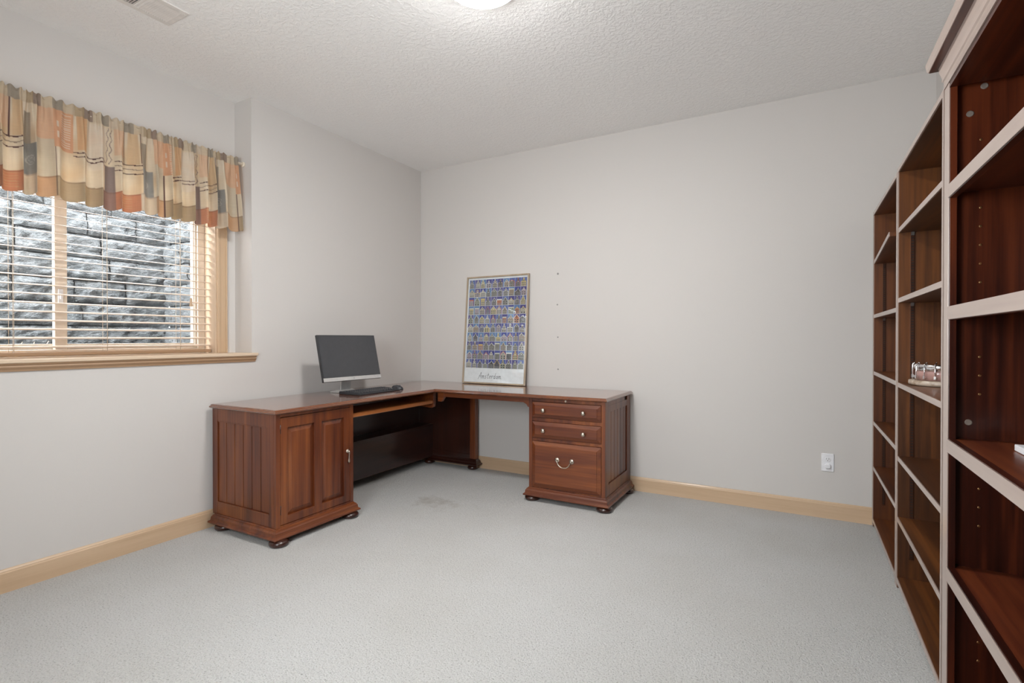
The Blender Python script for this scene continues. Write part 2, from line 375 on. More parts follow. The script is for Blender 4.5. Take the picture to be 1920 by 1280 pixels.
c.box(RX+0.016, RX+0.021, WY1+0.007, WY1+0.022, WZ0, WZ1+0.02); c.box(RX+0.016, RX+0.021, WY1+0.058, WY1+0.069, WZ0, WZ1+0.075)
obj('window_casing', c, M['maple_z'], win, bev=0.003)
s = MB()
s.box(-3.455, LW, RY0+0.001, RY1-0.001, WZ0-0.02, WZ0)
s.box(LW, LW+0.03, RY0-0.03, RY1+0.028, WZ0-0.02, WZ0)
obj('window_sill', s, M['sillw'], win, bev=0.004)
s = MB(); s.prism([(LW, WZ0-0.0201), (LW+0.022, WZ0-0.0201), (LW+0.022, WZ0-0.026), (LW+0.016, WZ0-0.03), (LW+0.018, WZ0-0.038), (LW+0.010, WZ0-0.05), (LW+0.008, WZ0-0.058), (LW, WZ0-0.058)], RY0-0.022, RY1+0.02, 'y')
obj('sill_moulding', s, M['darkmaple'], win)

w2 = thing('fill_window', None, None, (-1.15, FW, FZ0), kind='structure')  # added out of view to let in fill light
f = MB()
f.box(FX0, FX0+0.05, FW-0.08, FW-0.02, FZ0, FZ1).box(FX1-0.05, FX1, FW-0.08, FW-0.02, FZ0, FZ1).box(FX0+0.05, FX1-0.05, FW-0.08, FW-0.02, FZ0, FZ0+0.05).box(FX0+0.05, FX1-0.05, FW-0.08, FW-0.02, FZ1-0.05, FZ1).box(-1.175, -1.125, FW-0.08, FW-0.02, FZ0+0.05, FZ1-0.05)
obj('window_frame', f, M['vinyl'], w2, bev=0.003)
obj('window_pane', MB().box(FX0+0.05, FX1-0.05, FW-0.052, FW-0.048, FZ0+0.05, FZ1-0.05), M['glass'], w2)
c = MB()
c.box(FX0-0.065, FX0, FW, FW+0.016, FZ0-0.065, FZ1+0.065).box(FX1, FX1+0.065, FW, FW+0.016, FZ0-0.065, FZ1+0.065).box(FX0, FX1, FW, FW+0.016, FZ1, FZ1+0.065).box(FX0, FX1, FW, FW+0.03, FZ0-0.03, FZ0)
obj('window_casing', c, M['maple_z'], w2, bev=0.003)

# ------------------------------------------------------------------ stone window well outside
def block_wall(name, label, origin, du, length, z0, z1, out, bw=0.42, bh=0.165):
    t = MB(); bm = t.bm; rows = int((z1-z0)/bh); du = Vector(du); out = Vector(out); nz = 7; rng = random.Random(3)
    for r in range(rows):
        u = -rng.random()*bw
        while u < length:
            wdt = bw*(0.75+0.6*rng.random()); a, b_ = max(u, 0)+0.004, min(u+wdt, length)-0.004
            if b_-a > 0.03:
                nu = max(3, int((b_-a)/0.024)); grid = []
                off = rng.uniform(-0.012, 0.012)
                for i in range(nu+1):
                    row = []
                    for k in range(nz+1):
                        uu = a+(b_-a)*i/nu; zz = z0+r*bh+0.004+(bh-0.008)*k/nz
                        e = min(i, nu-i, k, nz-k)
                        p = Vector(origin)+du*uu+Vector((0, 0, zz))
                        d = (0.014 if e == 0 else 0.035)+off+0.020*noise.noise(p*14)+0.022*noise.noise(Vector((p.x*22, p.y*22, p.z*55)))
                        row.append(bm.verts.new(p+out*d))
                    grid.append(row)
                for i in range(nu):
                    for k in range(nz): bm.faces.new([grid[i][k], grid[i+1][k], grid[i+1][k+1], grid[i][k+1]]).smooth = True
            u += wdt
    # solid core behind the faces
    A = Vector(origin)+out*(-0.02); B = A+du*length; Cc = A-out*0.2; D = B-out*0.2
    t.hexa([(*A.xy, z0), (*B.xy, z0), (*D.xy, z0), (*Cc.xy, z0), (*A.xy, z1), (*B.xy, z1), (*D.xy, z1), (*Cc.xy, z1)])
    o = obj(name, t, M['stone']); return tag(o, label, 'retaining wall')
block_wall('retaining_wall', 'rough grey stone block retaining wall facing the window outside', (-4.55, -1.2, 0), (0, 1, 0), 3.55, 0.75, 2.41, (1, 0, 0))
block_wall('retaining_wall', 'rough grey stone side wall outside, at the right end of the window', (-4.5, 2.3, 0), (1, 0, 0), 0.88, 0.75, 2.41, (0, -1, 0), bw=0.3)
g = MB(); gb = g.bm; nn = 50; gr = []
for i in range(nn+1):
    row = []
    for k in range(nn+1):
        p = Vector((-4.6+1.0*i/nn, -1.2+3.55*k/nn, 0.93)); row.append(gb.verts.new(p+Vector((0, 0, 0.025*noise.noise(p*18)))))
    gr.append(row)
for i in range(nn):
    for k in range(nn): gb.faces.new([gr[i][k], gr[i+1][k], gr[i+1][k+1], gr[i][k+1]])
g.box(-4.6, -3.6, -1.2, 2.35, 0.7, 0.88)
tag(obj('window_well_gravel', g, M['gravel']), 'grey gravel bed at the foot of the stone walls outside', 'gravel', kind='stuff')
g = MB(); rr = random.Random(5)
for i in range(26):
    p = Vector((-3.75+rr.uniform(-.1, .08), rr.uniform(0.7, 1.25), 0.955)); a = rr.uniform(0, PI)
    q = p+Vector((math.cos(a)*.06, math.sin(a)*.12, rr.uniform(.0, .19)))
    g.tube([p, (p+q)/2+Vector((0, 0, .01)), q], 0.0017, 4)
tag(obj('dry_grass', g, M['straw']), 'pale dry grass stalks outside at the bottom of the left pane', 'grass', kind='stuff')

# ------------------------------------------------------------------ blind
bl = thing('window_blind', 'wide slatted horizontal blind with pale cords hanging in the window opening', 'blind', (-3.395, (WY0+WY1)/2, WZ0+0.006))
by0, by1 = WY0+0.012, WY1-0.008
tilt = math.radians(10.5)
sl0 = None; n_sl = 25; pitch = 0.0455
for i in range(n_sl):
    z = 1.112+i*pitch
    if sl0 is None:
        b = MB(); hw = 0.0245; th = 0.0024
        pts = []
        for k in range(7):
            t = -1+2*k/6; pts.append((t*hw*math.cos(tilt), -t*hw*math.sin(tilt)+0.002*(1-t*t)))
        pr = [(-3.395+x, z+zz) for x, zz in pts]+[(-3.395+x, z+zz-th) for x, zz in pts[::-1]]
        b.prism(pr, by0, by1, 'y')
        sl0 = obj('slat', b, M['slat'], bl); zb = z
    else:
        c2 = sl0.copy(); COL.objects.link(c2); c2.parent = bl; c2.location = (0, 0, z-zb)
obj('bottom_rail', MB().box(-3.42, -3.37, by0, by1, WZ0+0.006, WZ0+0.024), M['darkmaple'], bl, bev=0.003)
obj('head_rail', MB().box(-3.43, -3.365, by0, by1, WZ1-0.05, WZ1-0.002), M['slat'], bl, bev=0.003)
for y in (0.62, 1.015, 1.41, 1.80):
    b = MB()
    for x in (-3.421, -3.369): b.tube([(x, y, WZ0+0.02), (x, y, WZ1-0.04)], 0.0011, 5)
    b.tube([(-3.395, y+0.012, WZ0+0.015), (-3.395, y+0.012, WZ1-0.04)], 0.0011, 5)
    for i in range(n_sl): b.tube([(-3.421, y, 1.112+i*pitch+0.0045), (-3.369, y, 1.112+i*pitch-0.006)], 0.0008, 4)
    obj('ladder_cord', b, M['cord'], bl)
b = MB().tube([(-3.362, 1.86, 1.405), (-3.362, 1.862, 2.2)], 0.0012, 5)
pc = obj('pull_cord', b, M['cord'], bl)
obj('tassel', MB().lathe((-3.362, 1.86, 1.36), [(0.002, 0.05), (0.006, 0.045), (0.007, 0.02), (0.011, 0.0), (0.009, -0.004)], 12), M['maple_z'], pc)

# ------------------------------------------------------------------ valance on its rod
VX = -3.235
rod = obj('curtain_rod', MB().tube([(VX, RY0, 2.31), (VX, RY1, 2.31)], 0.0085, 12).lathe((VX, RY1-0.012, 2.31), [(0.016, 0), (0.016, 0.0115)], 16, 'y').lathe((VX, RY0+0.0005, 2.31), [(0.016, 0), (0.016, 0.0115)], 16, 'y'), M['rodw'])
tag(rod, 'slim cream tension rod carrying the patterned valance above the window', 'curtain rod')
def valance():
    y0, y1 = RY0+0.03, 2.085; zt, zb_ = 2.338, 1.852
    nu, nv = 760, 130
    rnd = random.Random(11)
    # gathered phase: irregular pleats
    ph = [0.0]
    for i in range(nu): ph.append(ph[-1]+ (2*PI/ (nu/ (27+0.0)))*(0.45+1.1*abs(noise.noise(Vector((i*0.018, 3.1, 0))))*2))
    CR, PE, TA, GR, PU, RU, GO, LN, LI = (0.80, 0.71, 0.57), (0.78, 0.52, 0.34), (0.58, 0.47, 0.33), (0.42, 0.39, 0.35), (0.36, 0.28, 0.26), (0.66, 0.37, 0.24), (0.74, 0.55, 0.33), (0.20, 0.12, 0.11), (0.82, 0.74, 0.63)
    def mix(a, b, t): return tuple(x*(1-t)+y*t for x, y in zip(a, b))
    def pattern(s, v):           # s metres along cloth, v 0 top..1 bottom
        per = 0.86; s0 = s; s = (s+0.25) % per; q = s/per
        sway = 0.006*math.sin(s0*9)
        v = v+sway
        # base: soft cream/peach clouds
        n1 = noise.noise(Vector((s0*6, v*4, 2)))
        col = mix(CR, GO if n1 > 0 else LI, min(0.55, abs(n1)*1.1))
        def blk(a, b, c, d): return a <= q < b and c <= v < d
        # header strip colours
        if v < 0.11:
            col = mix([GR, CR, TA, PU, CR, GR, LI, CR][int(q*13) % 8], TA, 0.35)
        if blk(0.00, 0.14, 0.11, 0.50): col = mix(PE, RU, 0.25+n1*0.4)
        if blk(0.06, 0.125, 0.13, 0.48) and (v*46) % 1 < 0.32: col = LI
        if blk(0.02, 0.035, 0.18, 0.44) and (v*9) % 1 < 0.6: col = LI
        if blk(0.17, 0.26, 0.11, 0.46): col = mix(GO, PE, 0.4)
        if blk(0.28, 0.44, 0.13, 0.62): col = mix(LI, PE, max(0, n1))
        if blk(0.44, 0.50, 0.52, 0.80): col = mix(PU, GR, 0.25)
        if blk(0.50, 0.62, 0.11, 0.40): col = mix(PE, CR, 0.45)
        if blk(0.64, 0.72, 0.11, 0.46): col = mix(GO, CR, 0.3)
        if blk(0.74, 0.80, 0.20, 0.55): col = mix(GR, TA, 0.45)
        if blk(0.74, 0.86, 0.50, 0.80):
            col = mix(GR, (0.45, 0.45, 0.43), 0.4)
            d = math.hypot((q-0.80)*per, (v-0.66)*0.48)
            if abs(d-0.022) < 0.0022 or abs(d-0.011) < 0.002: col = (0.58, 0.56, 0.52)
        if blk(0.88, 1.0, 0.11, 0.42): col = mix(PE, CR, 0.3)
        if blk(0.88, 1.0, 0.42, 0.80): col = mix(CR, (0.6, 0.55, 0.46), 0.4)
        # bottom band
        if v > 0.80:
            if q < 0.30: col = TA
            elif q < 0.40: col = mix(TA, LN, 0.05)
            elif q < 0.50: col = mix(PU, RU, 0.25)
            elif q < 0.72:
                col = RU
                if 0.55 < q < 0.66 and v < 0.97 and (v*38) % 1 < 0.34: col = (0.66, 0.45, 0.28)
            elif q < 0.88: col = mix(LI, TA, 0.35)
            else: col = mix(PE, TA, 0.5)
            if v < 0.815: col = mix(col, LN, 0.25)
        # drawn lines
        wob = 0.012*math.sin(s0*55)
        for a, b_, vv in ((0.14, 0.44, 0.49), (0.14, 0.44, 0.53), (0.50, 0.74, 0.47), (0.50, 0.74, 0.57)):
            if a < q < b_ and abs(v-vv-wob*0.5) < 0.005: col = LN
        if 0.50 < q < 0.74 and abs(v-0.52-wob*0.8) < 0.0045: col = mix(LN, CR, 0.4)
        for qq, a, b_ in ((0.005, 0.50, 1.0), (0.40, 0.80, 1.0), (0.62, 0.11, 0.48), (0.735, 0.1, 0.45)):
            if abs(q-qq)*per < 0.0026 and a < v < b_: col = LN
        for qq in (0.455, 0.475):
            if abs(q-qq-0.006*math.sin(v*60))*per < 0.002 and 0.12 < v < 0.5: col = PU
        wv = 0.5+0.5*noise.noise(Vector((s0*240, v*8, 1)))+0.5*noise.noise(Vector((s0*14, v*190, 4)))
        k = 0.93+0.07*wv
        return tuple(cc*k for cc in col)
    bm = bmesh.new(); cl = bm.loops.layers.color.new('pattern') if False else None
    V = []; cols = []
    slen = 0.0; prev = None
    for i in range(nu+1):
        t = i/nu; y = y0+(y1-y0)*t
        low = noise.noise(Vector((t*7.5, 0.3, 0)))
        row = []
        x_mid = VX + 0.034*math.sin(ph[i])
        if prev is not None: slen += math.hypot(y-prev[0], (x_mid-prev[1])*0.85)
        prev = (y, x_mid)
        for k in range(nv+1):
            v = k/nv
            z = zt+(zb_-zt)*v
            amp = 0.006+0.028*min(1, max(0, (v-0.08)/0.5))
            tight = 0.0062*math.sin(ph[i]*2.7+2*noise.noise(Vector((i*.05, v*3, 0))))*(1 if v < 0.12 else max(0.12, 1-(v-0.12)*3))
            x = VX+0.010+amp*(math.sin(ph[i])*0.75+0.5*low)+tight+0.012*v
            pinch = math.exp(-((v-0.055)/0.035)**2)
            x = VX+0.0105+(x-VX-0.0105)*(1-0.55*pinch)+0.002
            zz = z+0.010*low*v*1.5+(0.006*math.sin(ph[i]*2.3+1) if v < 0.03 else 0)+0.006*math.sin(ph[i])*v
            flare = 0.022*v if t > 0.5 else -0.0*v
            yy = y+0.010*math.cos(ph[i])*v+flare*max(0, (t-0.9)*10)
            row.append(bm.verts.new((x, yy, zz)))
        V.append(row); cols.append(slen)
    me = bpy.data.meshes.new('valance')
    for i in range(nu):
        for k in range(nv): bm.faces.new([V[i][k], V[i+1][k], V[i+1][k+1], V[i][k+1]]).smooth = True
    bm.verts.index_update(); bm.to_mesh(me); bm.free()
    attr = me.color_attributes.new('cloth_pattern', 'FLOAT_COLOR', 'POINT')
    buf = []
    for i in range(nu+1):
        for k in range(nv+1):
            buf += [*pattern(cols[i], k/nv), 1.0]
    attr.data.foreach_set('color', buf)
    mt = bpy.data.materials.new('patchwork_cloth'); mt.use_nodes = True; nt = mt.node_tree; nt.nodes.clear()
    o = N(nt, 'ShaderNodeOutputMaterial'); a = N(nt, 'ShaderNodeVertexColor', layer_name='cloth_pattern')
    d = N(nt, 'ShaderNodeBsdfDiffuse'); tr = N(nt, 'ShaderNodeBsdfTranslucent'); mx = N(nt, 'ShaderNodeMixShader'); mx.inputs[0].default_value = 0.5
    f = texnoise(nt, 420, 2, 0.6); bmp = N(nt, 'ShaderNodeBump'); bmp.inputs['Strength'].default_value = 0.25; bmp.inputs['Distance'].default_value = 0.001
    nt.links.new(f, bmp.inputs['Height']); nt.links.new(bmp.outputs[0], d.inputs['Normal'])
    nt.links.new(a.outputs[0], d.inputs[0]); nt.links.new(a.outputs[0], tr.inputs[0])
    nt.links.new(d.outputs[0], mx.inputs[1]); nt.links.new(tr.outputs[0], mx.inputs[2]); nt.links.new(mx.outputs[0], o.inputs[0])
    me.materials.append(mt)
    o = bpy.data.objects.new('valance', me); link(o)
    sd = o.modifiers.new('thick', 'SOLIDIFY'); sd.thickness = 0.0012; sd.offset = 0
    tag(o, 'gathered patchwork valance in cream, peach and rust hanging over the window', 'curtain')
valance()

# ================================================================== CORNER DESK
Z0, Z1 = 0.731, 0.757
desk = thing('corner_desk', 'polished cherry L-shaped corner desk with door cabinet and drawer pedestal', 'desk', (-2.8, 2.8, 0))
L_OUT = [(-3.122, 1.838), (-2.515, 1.838), (-2.495, 3.238), (-1.108, 3.262), (-1.108, 3.852), (-3.122, 3.852)]
EDGEP = [(-0.012, Z0), (-0.004, Z0), (0.003, Z0+0.004), (0.006, Z0+0.009), (0.004, Z0+0.014), (0.0, Z0+0.016), (-0.001, Z0+0.021), (-0.006, Z1-0.001), (-0.010, Z1)]
obj('desktop', MB().sweep(L_OUT, EDGEP), M['top'], desk)
MOULD = [(-0.02, 0.036), (0.028, 0.036), (0.033, 0.039), (0.033, 0.046), (0.029, 0.050), (0.024, 0.052), (0.022, 0.055), (0.020, 0.072), (0.014, 0.080), (0.013, 0.084), (0.006, 0.087), (0.004, 0.092), (-0.02, 0.092)]
def rect(x0, x1, y0, y1): return [(x0, y0), (x1, y0), (x1, y1), (x0, y1)]
# --- left cabinet
cx0, cx1, cy0, cy1 = -3.132, -2.535, 1.857, 2.424
cb = MB().box(cx0, cx1-0.022, cy0+0.014, cy1, 0.088, Z0)
cb.box(cx1-0.022, cx1, cy0, cy0+0.027, 0.088, Z0).box(cx1-0.022, cx1, cy1-0.026, cy1, 0.088, Z0)
cb.box(cx1-0.022, cx1, cy0+0.027, cy1-0.026, 0.712, Z0).box(cx1-0.022, cx1, cy0+0.027, cy1-0.026, 0.088, 0.102)
cab = obj('cabinet_body', cb, M['cherry_z'], desk, bev=0.0015)
sf = MB()
sf.box(cx0, cx0+0.05, cy0, cy0+0.0139, 0.088, Z0).box(cx1-0.062, cx1-0.0221, cy0, cy0+0.0139, 0.088, Z0)
sf.box(cx0+0.05, cx1-0.062, cy0+0.001, cy0+0.0139, 0.656, Z0).box(cx0+0.05, cx1-0.062, cy0+0.001, cy0+0.0139, 0.088, 0.160)
sf.box(cx0+0.05, cx1-0.062, cy0-0.002, cy0+0.0139, 0.160, 0.167).box(cx0+0.05, cx1-0.062, cy0+0.003, cy0+0.0139, 0.648, 0.656)
obj('side_frame', sf, M['cherry_z'], desk, bev=0.0015)
pk = MB(); n = 6; wdt = (cx1-0.062-cx0-0.05)/n
for i in range(n): pk.box(cx0+0.05+i*wdt+0.0021, cx0+0.05+(i+1)*wdt-0.0021, cy0+0.0068, cy0+0.0139, 0.167, 0.648)
obj('side_planks', pk, M['cherry_z'], desk, bev=0.002)
d = MB(); dy0, dy1, dz0, dz1 = cy0+0.029, cy1-0.028, 0.105, 0.708; xf = cx1-0.001
st = [(dy0, dy0+0.046), (2.117, 2.173), (2.348, dy1)]
for a, b_ in st: d.box(xf-0.020, xf, a, b_, dz0, dz1)
for a, b_ in ((dy0+0.046, 2.117), (2.173, 2.348)):
    d.box(xf-0.020, xf, a, b_, dz0, 0.150).box(xf-0.020, xf, a, b_, 0.650, dz1)
    d.raised('x', xf-0.015, 1, a, b_, 0.150, 0.650, 0.026, 0.011, 0.005)
door = obj('door', d, M['cherry_z'], desk, bev=0.0015)
hy, hx = 2.376, xf
hd = MB().lathe((hx, hy, 0.430), [(0.013, 0), (0.013, 0.003), (0.008, 0.006), (0.004, 0.007), (0.004, 0.014), (0.005, 0.016), (0.003, 0.018)], 16, 'x')
hd.tube([(hx+0.013, hy, 0.436), (hx+0.0165, hy, 0.425), (hx+0.015, hy, 0.405), (hx+0.014, hy, 0.388), (hx+0.013, hy, 0.377), (hx+0.012, hy, 0.366), (hx+0.012, hy, 0.357)], [0.003, 0.0045, 0.0028, 0.0035, 0.0062, 0.0075, 0.004], 10)
tag(obj('door_handle', hd, M['pewter'], door), 'pewter drop pull')
for z in (0.62, 0.165):
    obj('hinge', MB().tube([(hx+0.001, dy0-0.0012, z), (hx+0.001, dy0-0.0012, z+0.05)], 0.0028, 8), M['cherryd_z'], door)
obj('base_moulding', MB().sweep(rect(cx0+0.034, cx1, cy0, cy1-0.002), MOULD), M['cherry_y'], desk)
def foot(x, y, r=0.054, scar=False):
    P = [(r*0.70, 0.0), (r*0.90, 0.003), (r*0.99, 0.012), (r, 0.018), (r*0.95, 0.026), (r*0.8, 0.032), (r*0.62, 0.036), (r*0.5, 0.040)]
    o = obj('foot', MB().lathe((x, y, 0.0), P, 28), M['cherryd_z'], desk)
for x, y in ((-3.045, 1.876), (-2.532, 1.872), (-2.535, 2.395), (-3.045, 2.395)): foot(x, y)
# --- kneehole side: keyboard tray, bracket, modesty panel, back panel, end panel
obj('keyboard_tray', MB().box(-2.90, -2.60, 2.452, 3.288, 0.640, 0.652).prism([(-2.60, 0.652), (-2.60, 0.632), (-2.566, 0.632), (-2.560, 0.637), (-2.560, 0.655), (-2.566, 0.660), (-2.594, 0.660)], 2.448, 3.290, 'y'), M['tray'], desk, bev=0.001)
for ya, yb in ((3.295, 3.325), (2.4245, 2.4445)):
    obj('tray_bracket', MB().prism([(-2.9, Z0), (-2.9, 0.615), (-2.58, 0.597), (-2.562, 0.606), (-2.556, 0.63), (-2.556, Z0)], ya, yb, 'y'), M['cherry_y'], desk, bev=0.002)
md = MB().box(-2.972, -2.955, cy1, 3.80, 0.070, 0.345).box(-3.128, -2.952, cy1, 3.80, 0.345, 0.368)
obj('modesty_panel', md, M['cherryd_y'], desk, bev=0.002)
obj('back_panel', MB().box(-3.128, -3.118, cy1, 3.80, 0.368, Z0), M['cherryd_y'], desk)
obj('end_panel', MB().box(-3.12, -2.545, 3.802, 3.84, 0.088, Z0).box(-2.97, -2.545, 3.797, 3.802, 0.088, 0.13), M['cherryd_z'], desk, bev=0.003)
obj('end_post', MB().box(-2.545, -2.487, 3.796, 3.846, 0.088, Z0), M['cherry_z'], desk, bev=0.003)
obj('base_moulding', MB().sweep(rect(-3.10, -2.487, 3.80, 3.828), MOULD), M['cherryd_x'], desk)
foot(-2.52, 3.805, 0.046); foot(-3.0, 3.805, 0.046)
ap = MB(); ap.box(-2.50, -1.69, 3.282, 3.302, 0.694, Z0)
ap.prism([(-2.500, Z0), (-2.500, 0.656), (-2.462, 0.656), (-2.455, 0.668), (-2.440, 0.69), (-2.440, Z0)], 3.276, 3.303, 'y')
ap.prism([(-1.6905, Z0), (-1.6905, 0.662), (-1.70, 0.664), (-1.712, 0.682), (-1.735, 0.694), (-1.735, Z0)], 3.280, 3.303, 'y')
obj('apron', ap, M['cherry_x'], desk, bev=0.002)
# --- drawer pedestal
px0, px1, py0, py1 = -1.690, -1.121, 3.280, 3.850
pb = MB().box(px0, px1-0.014, py0+0.022, py1, 0.088, Z0)
for a, b_ in ((px0, px0+0.026), (px1-0.027, px1)): pb.box(a, b_, py0, py0+0.022, 0.088, Z0)
for a, b_ in ((0.707, Z0), (0.567, 0.593), (0.427, 0.449), (0.088, 0.100)): pb.box(px0+0.026, px1-0.027, py0+0.003, py0+0.022, a, b_)
obj('pedestal_body', pb, M['cherry_z'], desk, bev=0.0015)
sf = MB(); sx = px1-0.0139
sf.box(sx, px1, py0+0.0221, py0+0.072, 0.088, Z0).box(sx, px1, 3.775, py1, 0.088, Z0)
sf.box(sx, px1-0.001, py0+0.072, 3.775, 0.655, 0.700).box(sx, px1-0.001, py0+0.072, 3.715, 0.700, Z0).box(sx, px1-0.001, py0+0.072, 3.775, 0.726, Z0)
sf.box(sx, px1-0.001, py0+0.072, 3.775, 0.088, 0.165).box(sx, px1+0.002, py0+0.072, 3.775, 0.165, 0.172)
obj('side_frame', sf, M['cherry_z'], desk, bev=0.0015)
obj('cord_slot', MB().box(sx-0.0005, sx+0.002, 3.715, 3.775, 0.700, 0.726), M['dark'], desk)
pk = MB(); wdt = (3.775-py0-0.072)/6
for i in range(6): pk.box(sx, sx+0.0062, py0+0.072+i*wdt+0.0017, py0+0.072+(i+1)*wdt-0.0017, 0.172, 0.655)
obj('side_planks', pk, M['cherry_z'], desk, bev=0.002)
obj('base_moulding', MB().sweep(rect(px0, px1, py0, py1-0.034), MOULD), M['cherry_x'], desk)
for x, y in ((-1.672, 3.298), (-1.132, 3.296), (-1.128, 3.785), (-1.66, 3.785)): foot(x, y)
def knob(x, z, par):
    k = MB().lathe((x, py0-0.014, z), [(0.006, 0.0), (0.0055, -0.008), (0.012, -0.013), (0.0155, -0.019), (0.0145, -0.024), (0.009, -0.028), (0.003, -0.029)], 20, 'y')
    tag(obj('knob', k, M['pewter'], par), 'pewter knob')
def drawer(z0, z1, knobs, ins):
    dr = obj('drawer', MB().raised('y', py0-0.001, -1, px0+0.028, px1-0.029, z0, z1, ins, 0.013, 0.018), M['cherry_x'], desk)
    for kx in knobs: knob(kx, (z0+z1)/2, dr)
    return dr
drawer(0.595, 0.705, (-1.565, -1.267), 0.024); drawer(0.451, 0.565, (-1.565, -1.267), 0.024)
dr = drawer(0.102, 0.425, (), 0.026)
pm = MB(); hy_ = py0-0.014
for hx_ in (-1.463, -1.355):
    pm.lathe((hx_, hy_, 0.312), [(0.017, 0), (0.017, -0.003), (0.012, -0.005), (0.006, -0.006), (0.005, -0.016), (0.006, -0.019), (0.003, -0.020)], 20, 'y')
pts = []
for k in range(17):
    t = k/16; xx = -1.463+0.108*t; q = abs(2*t-1)
    pts.append((xx+(0.006 if t < .5 else -0.006)*(1-q), hy_-0.016-0.004*(1-q), 0.312-0.046*(1-q**3.2)))
pm.tube(pts, 0.0036, 10)
tag(obj('drawer_pull', pm, M['pewter'], dr), 'pewter bail pull')
obj('lock', MB().lathe((-1.406, py0+0.003, 0.720), [(0.0075, 0), (0.0075, -0.004), (0.005, -0.0045), (0.004, -0.003)], 16, 'y'), M['pewter'], desk)

# ================================================================== MONITOR, KEYBOARD, MOUSE
mon = thing('computer_monitor', 'black flat screen monitor with silver chin tilted back on the desk', 'monitor', (-2.945, 2.705, Z1), math.radians(86.57))
# local: +x right as seen by the viewer, -y towards the viewer
wM, hM = 0.52, 0.334; tl = math.radians(13.3)
ctr = Vector((0.0, -0.095, 1.0155-Z1))
def T(x, y, z):   # panel coords -> local (tilted back)
    return (ctr.x+x, ctr.y+y*math.cos(tl)+z*math.sin(tl), ctr.z+z*math.cos(tl)-y*math.sin(tl))
def tbox(mb, x0, x1, y0, y1, z0, z1):
    return mb.hexa([T(*p) for p in ((x0, y0, z0), (x1, y0, z0), (x1, y1, z0), (x0, y1, z0), (x0, y0, z1), (x1, y0, z1), (x1, y1, z1), (x0, y1, z1))])
b = tbox(MB(), -wM/2, wM/2, 0.0, 0.018, -hM/2, hM/2); tbox(b, -0.14, 0.14, 0.018, 0.045, -0.10, 0.06)
obj('housing', b, M['black'], mon, local=True, bev=0.003)
obj('screen', tbox(MB(), -wM/2+0.006, wM/2-0.006, -0.0012, 0.0005, -hM/2+0.031, hM/2-0.006), M['screen'], mon, local=True)
ch = obj('chin_bezel', tbox(MB(), -wM/2+0.002, wM/2-0.002, -0.004, 0.0, -hM/2+0.001, -hM/2+0.028), M['silver'], mon, local=True, bev=0.001)
lg = MB()   # small round maker's mark on the chin
for k in range(14):
    a0, a1 = 2*PI*k/14, 2*PI*(k+1)/14
    lg.poly([T(0.0042*math.cos(a0), -0.0043, -hM/2+0.0145+0.0042*math.sin(a0)), T(0.0042*math.cos(a1), -0.0043, -hM/2+0.0145+0.0042*math.sin(a1)), T(0.003*math.cos(a1), -0.0043, -hM/2+0.0145+0.003*math.sin(a1)), T(0.003*math.cos(a0), -0.0043, -hM/2+0.0145+0.003*math.sin(a0))])
obj('round_mark', lg, M['black'], ch, local=True)
nk = MB().hexa([(-0.038, -0.036, 0.012), (0.048, -0.036, 0.012), (0.048, -0.026, 0.012), (-0.038, -0.026, 0.012), (-0.045, -0.060, 0.20), (0.055, -0.060, 0.20), (0.055, -0.048, 0.20), (-0.045, -0.048, 0.20)])
obj('neck', nk, M['silver'], mon, local=True, bev=0.002)
bs = MB().prism([(-0.076, 0.0), (-0.076, 0.009), (-0.070, 0.014), (-0.02, 0.024), (0.055, 0.008), (0.06, 0.0)], -0.062, 0.082, 'x')
obj('base', bs, M['silver'], mon, local=True, bev=0.003)

kb = thing('keyboard', 'black computer keyboard lying on the desk in front of the monitor', 'keyboard', (-2.762, 2.812, Z1), math.radians(91.2))
kw, kd = 0.43, 0.195
b = MB().prism([(-kd/2, 0.0), (-kd/2, 0.006), (-kd/2+0.006, 0.009), (kd/2-0.006, 0.022), (kd/2, 0.018), (kd/2, 0.0)], -kw/2, kw/2, 'x')
obj('keyboard_case', b, M['black'], kb, local=True, bev=0.004)
def kz(y): return 0.009+(y+kd/2-0.006)*(0.013/(kd-0.012))
rows = [(-0.068, 14), (-0.049, 18), (-0.030, 18), (-0.011, 18), (0.008, 18), (0.038, 18)]
key0 = None
for ry, n in rows:
    for i in range(n):
        x = -kw/2+0.016+(kw-0.032)*(i+0.5)/n
        wk = (kw-0.032)/n*0.44
        if n == 14 and 4 <= i <= 8:
            if i != 6: continue
            wk = (kw-0.032)/n*2.4
            k = MB().hexa([(x-wk, ry-0.0075, kz(ry)-0.001), (x+wk, ry-0.0075, kz(ry)-0.001), (x+wk, ry+0.0075, kz(ry)), (x-wk, ry+0.0075, kz(ry)), (x-wk+.001, ry-0.006, kz(ry)+0.0055), (x+wk-.001, ry-0.006, kz(ry)+0.0055), (x+wk-.001, ry+0.0065, kz(ry)+0.0065), (x-wk+.001, ry+0.0065, kz(ry)+0.0065)])
            obj('space_bar', k, M['key'], kb, local=True); continue
        if key0 is None:
            k = MB().hexa([(-wk, -0.0075, -0.001), (wk, -0.0075, -0.001), (wk, 0.0075, 0), (-wk, 0.0075, 0), (-wk+.0015, -0.006, 0.0055), (wk-.0015, -0.006, 0.0055), (wk-.0015, 0.006, 0.0065), (-wk+.0015, 0.006, 0.0065)])
            key0 = obj('key', k, M['key'], kb, local=True); key0.location = (x, ry, kz(ry)); kscale = wk
        else:
            c3 = key0.copy(); COL.objects.link(c3); c3.parent = kb; c3.location = (x, ry, kz(ry)); c3.scale = (wk/kscale, 1, 1)
ms = thing('computer_mouse', 'small black computer mouse beside the right end of the keyboard', 'mouse', (-2.745, 3.082, Z1), math.radians(95))
b = MB(); prof = []
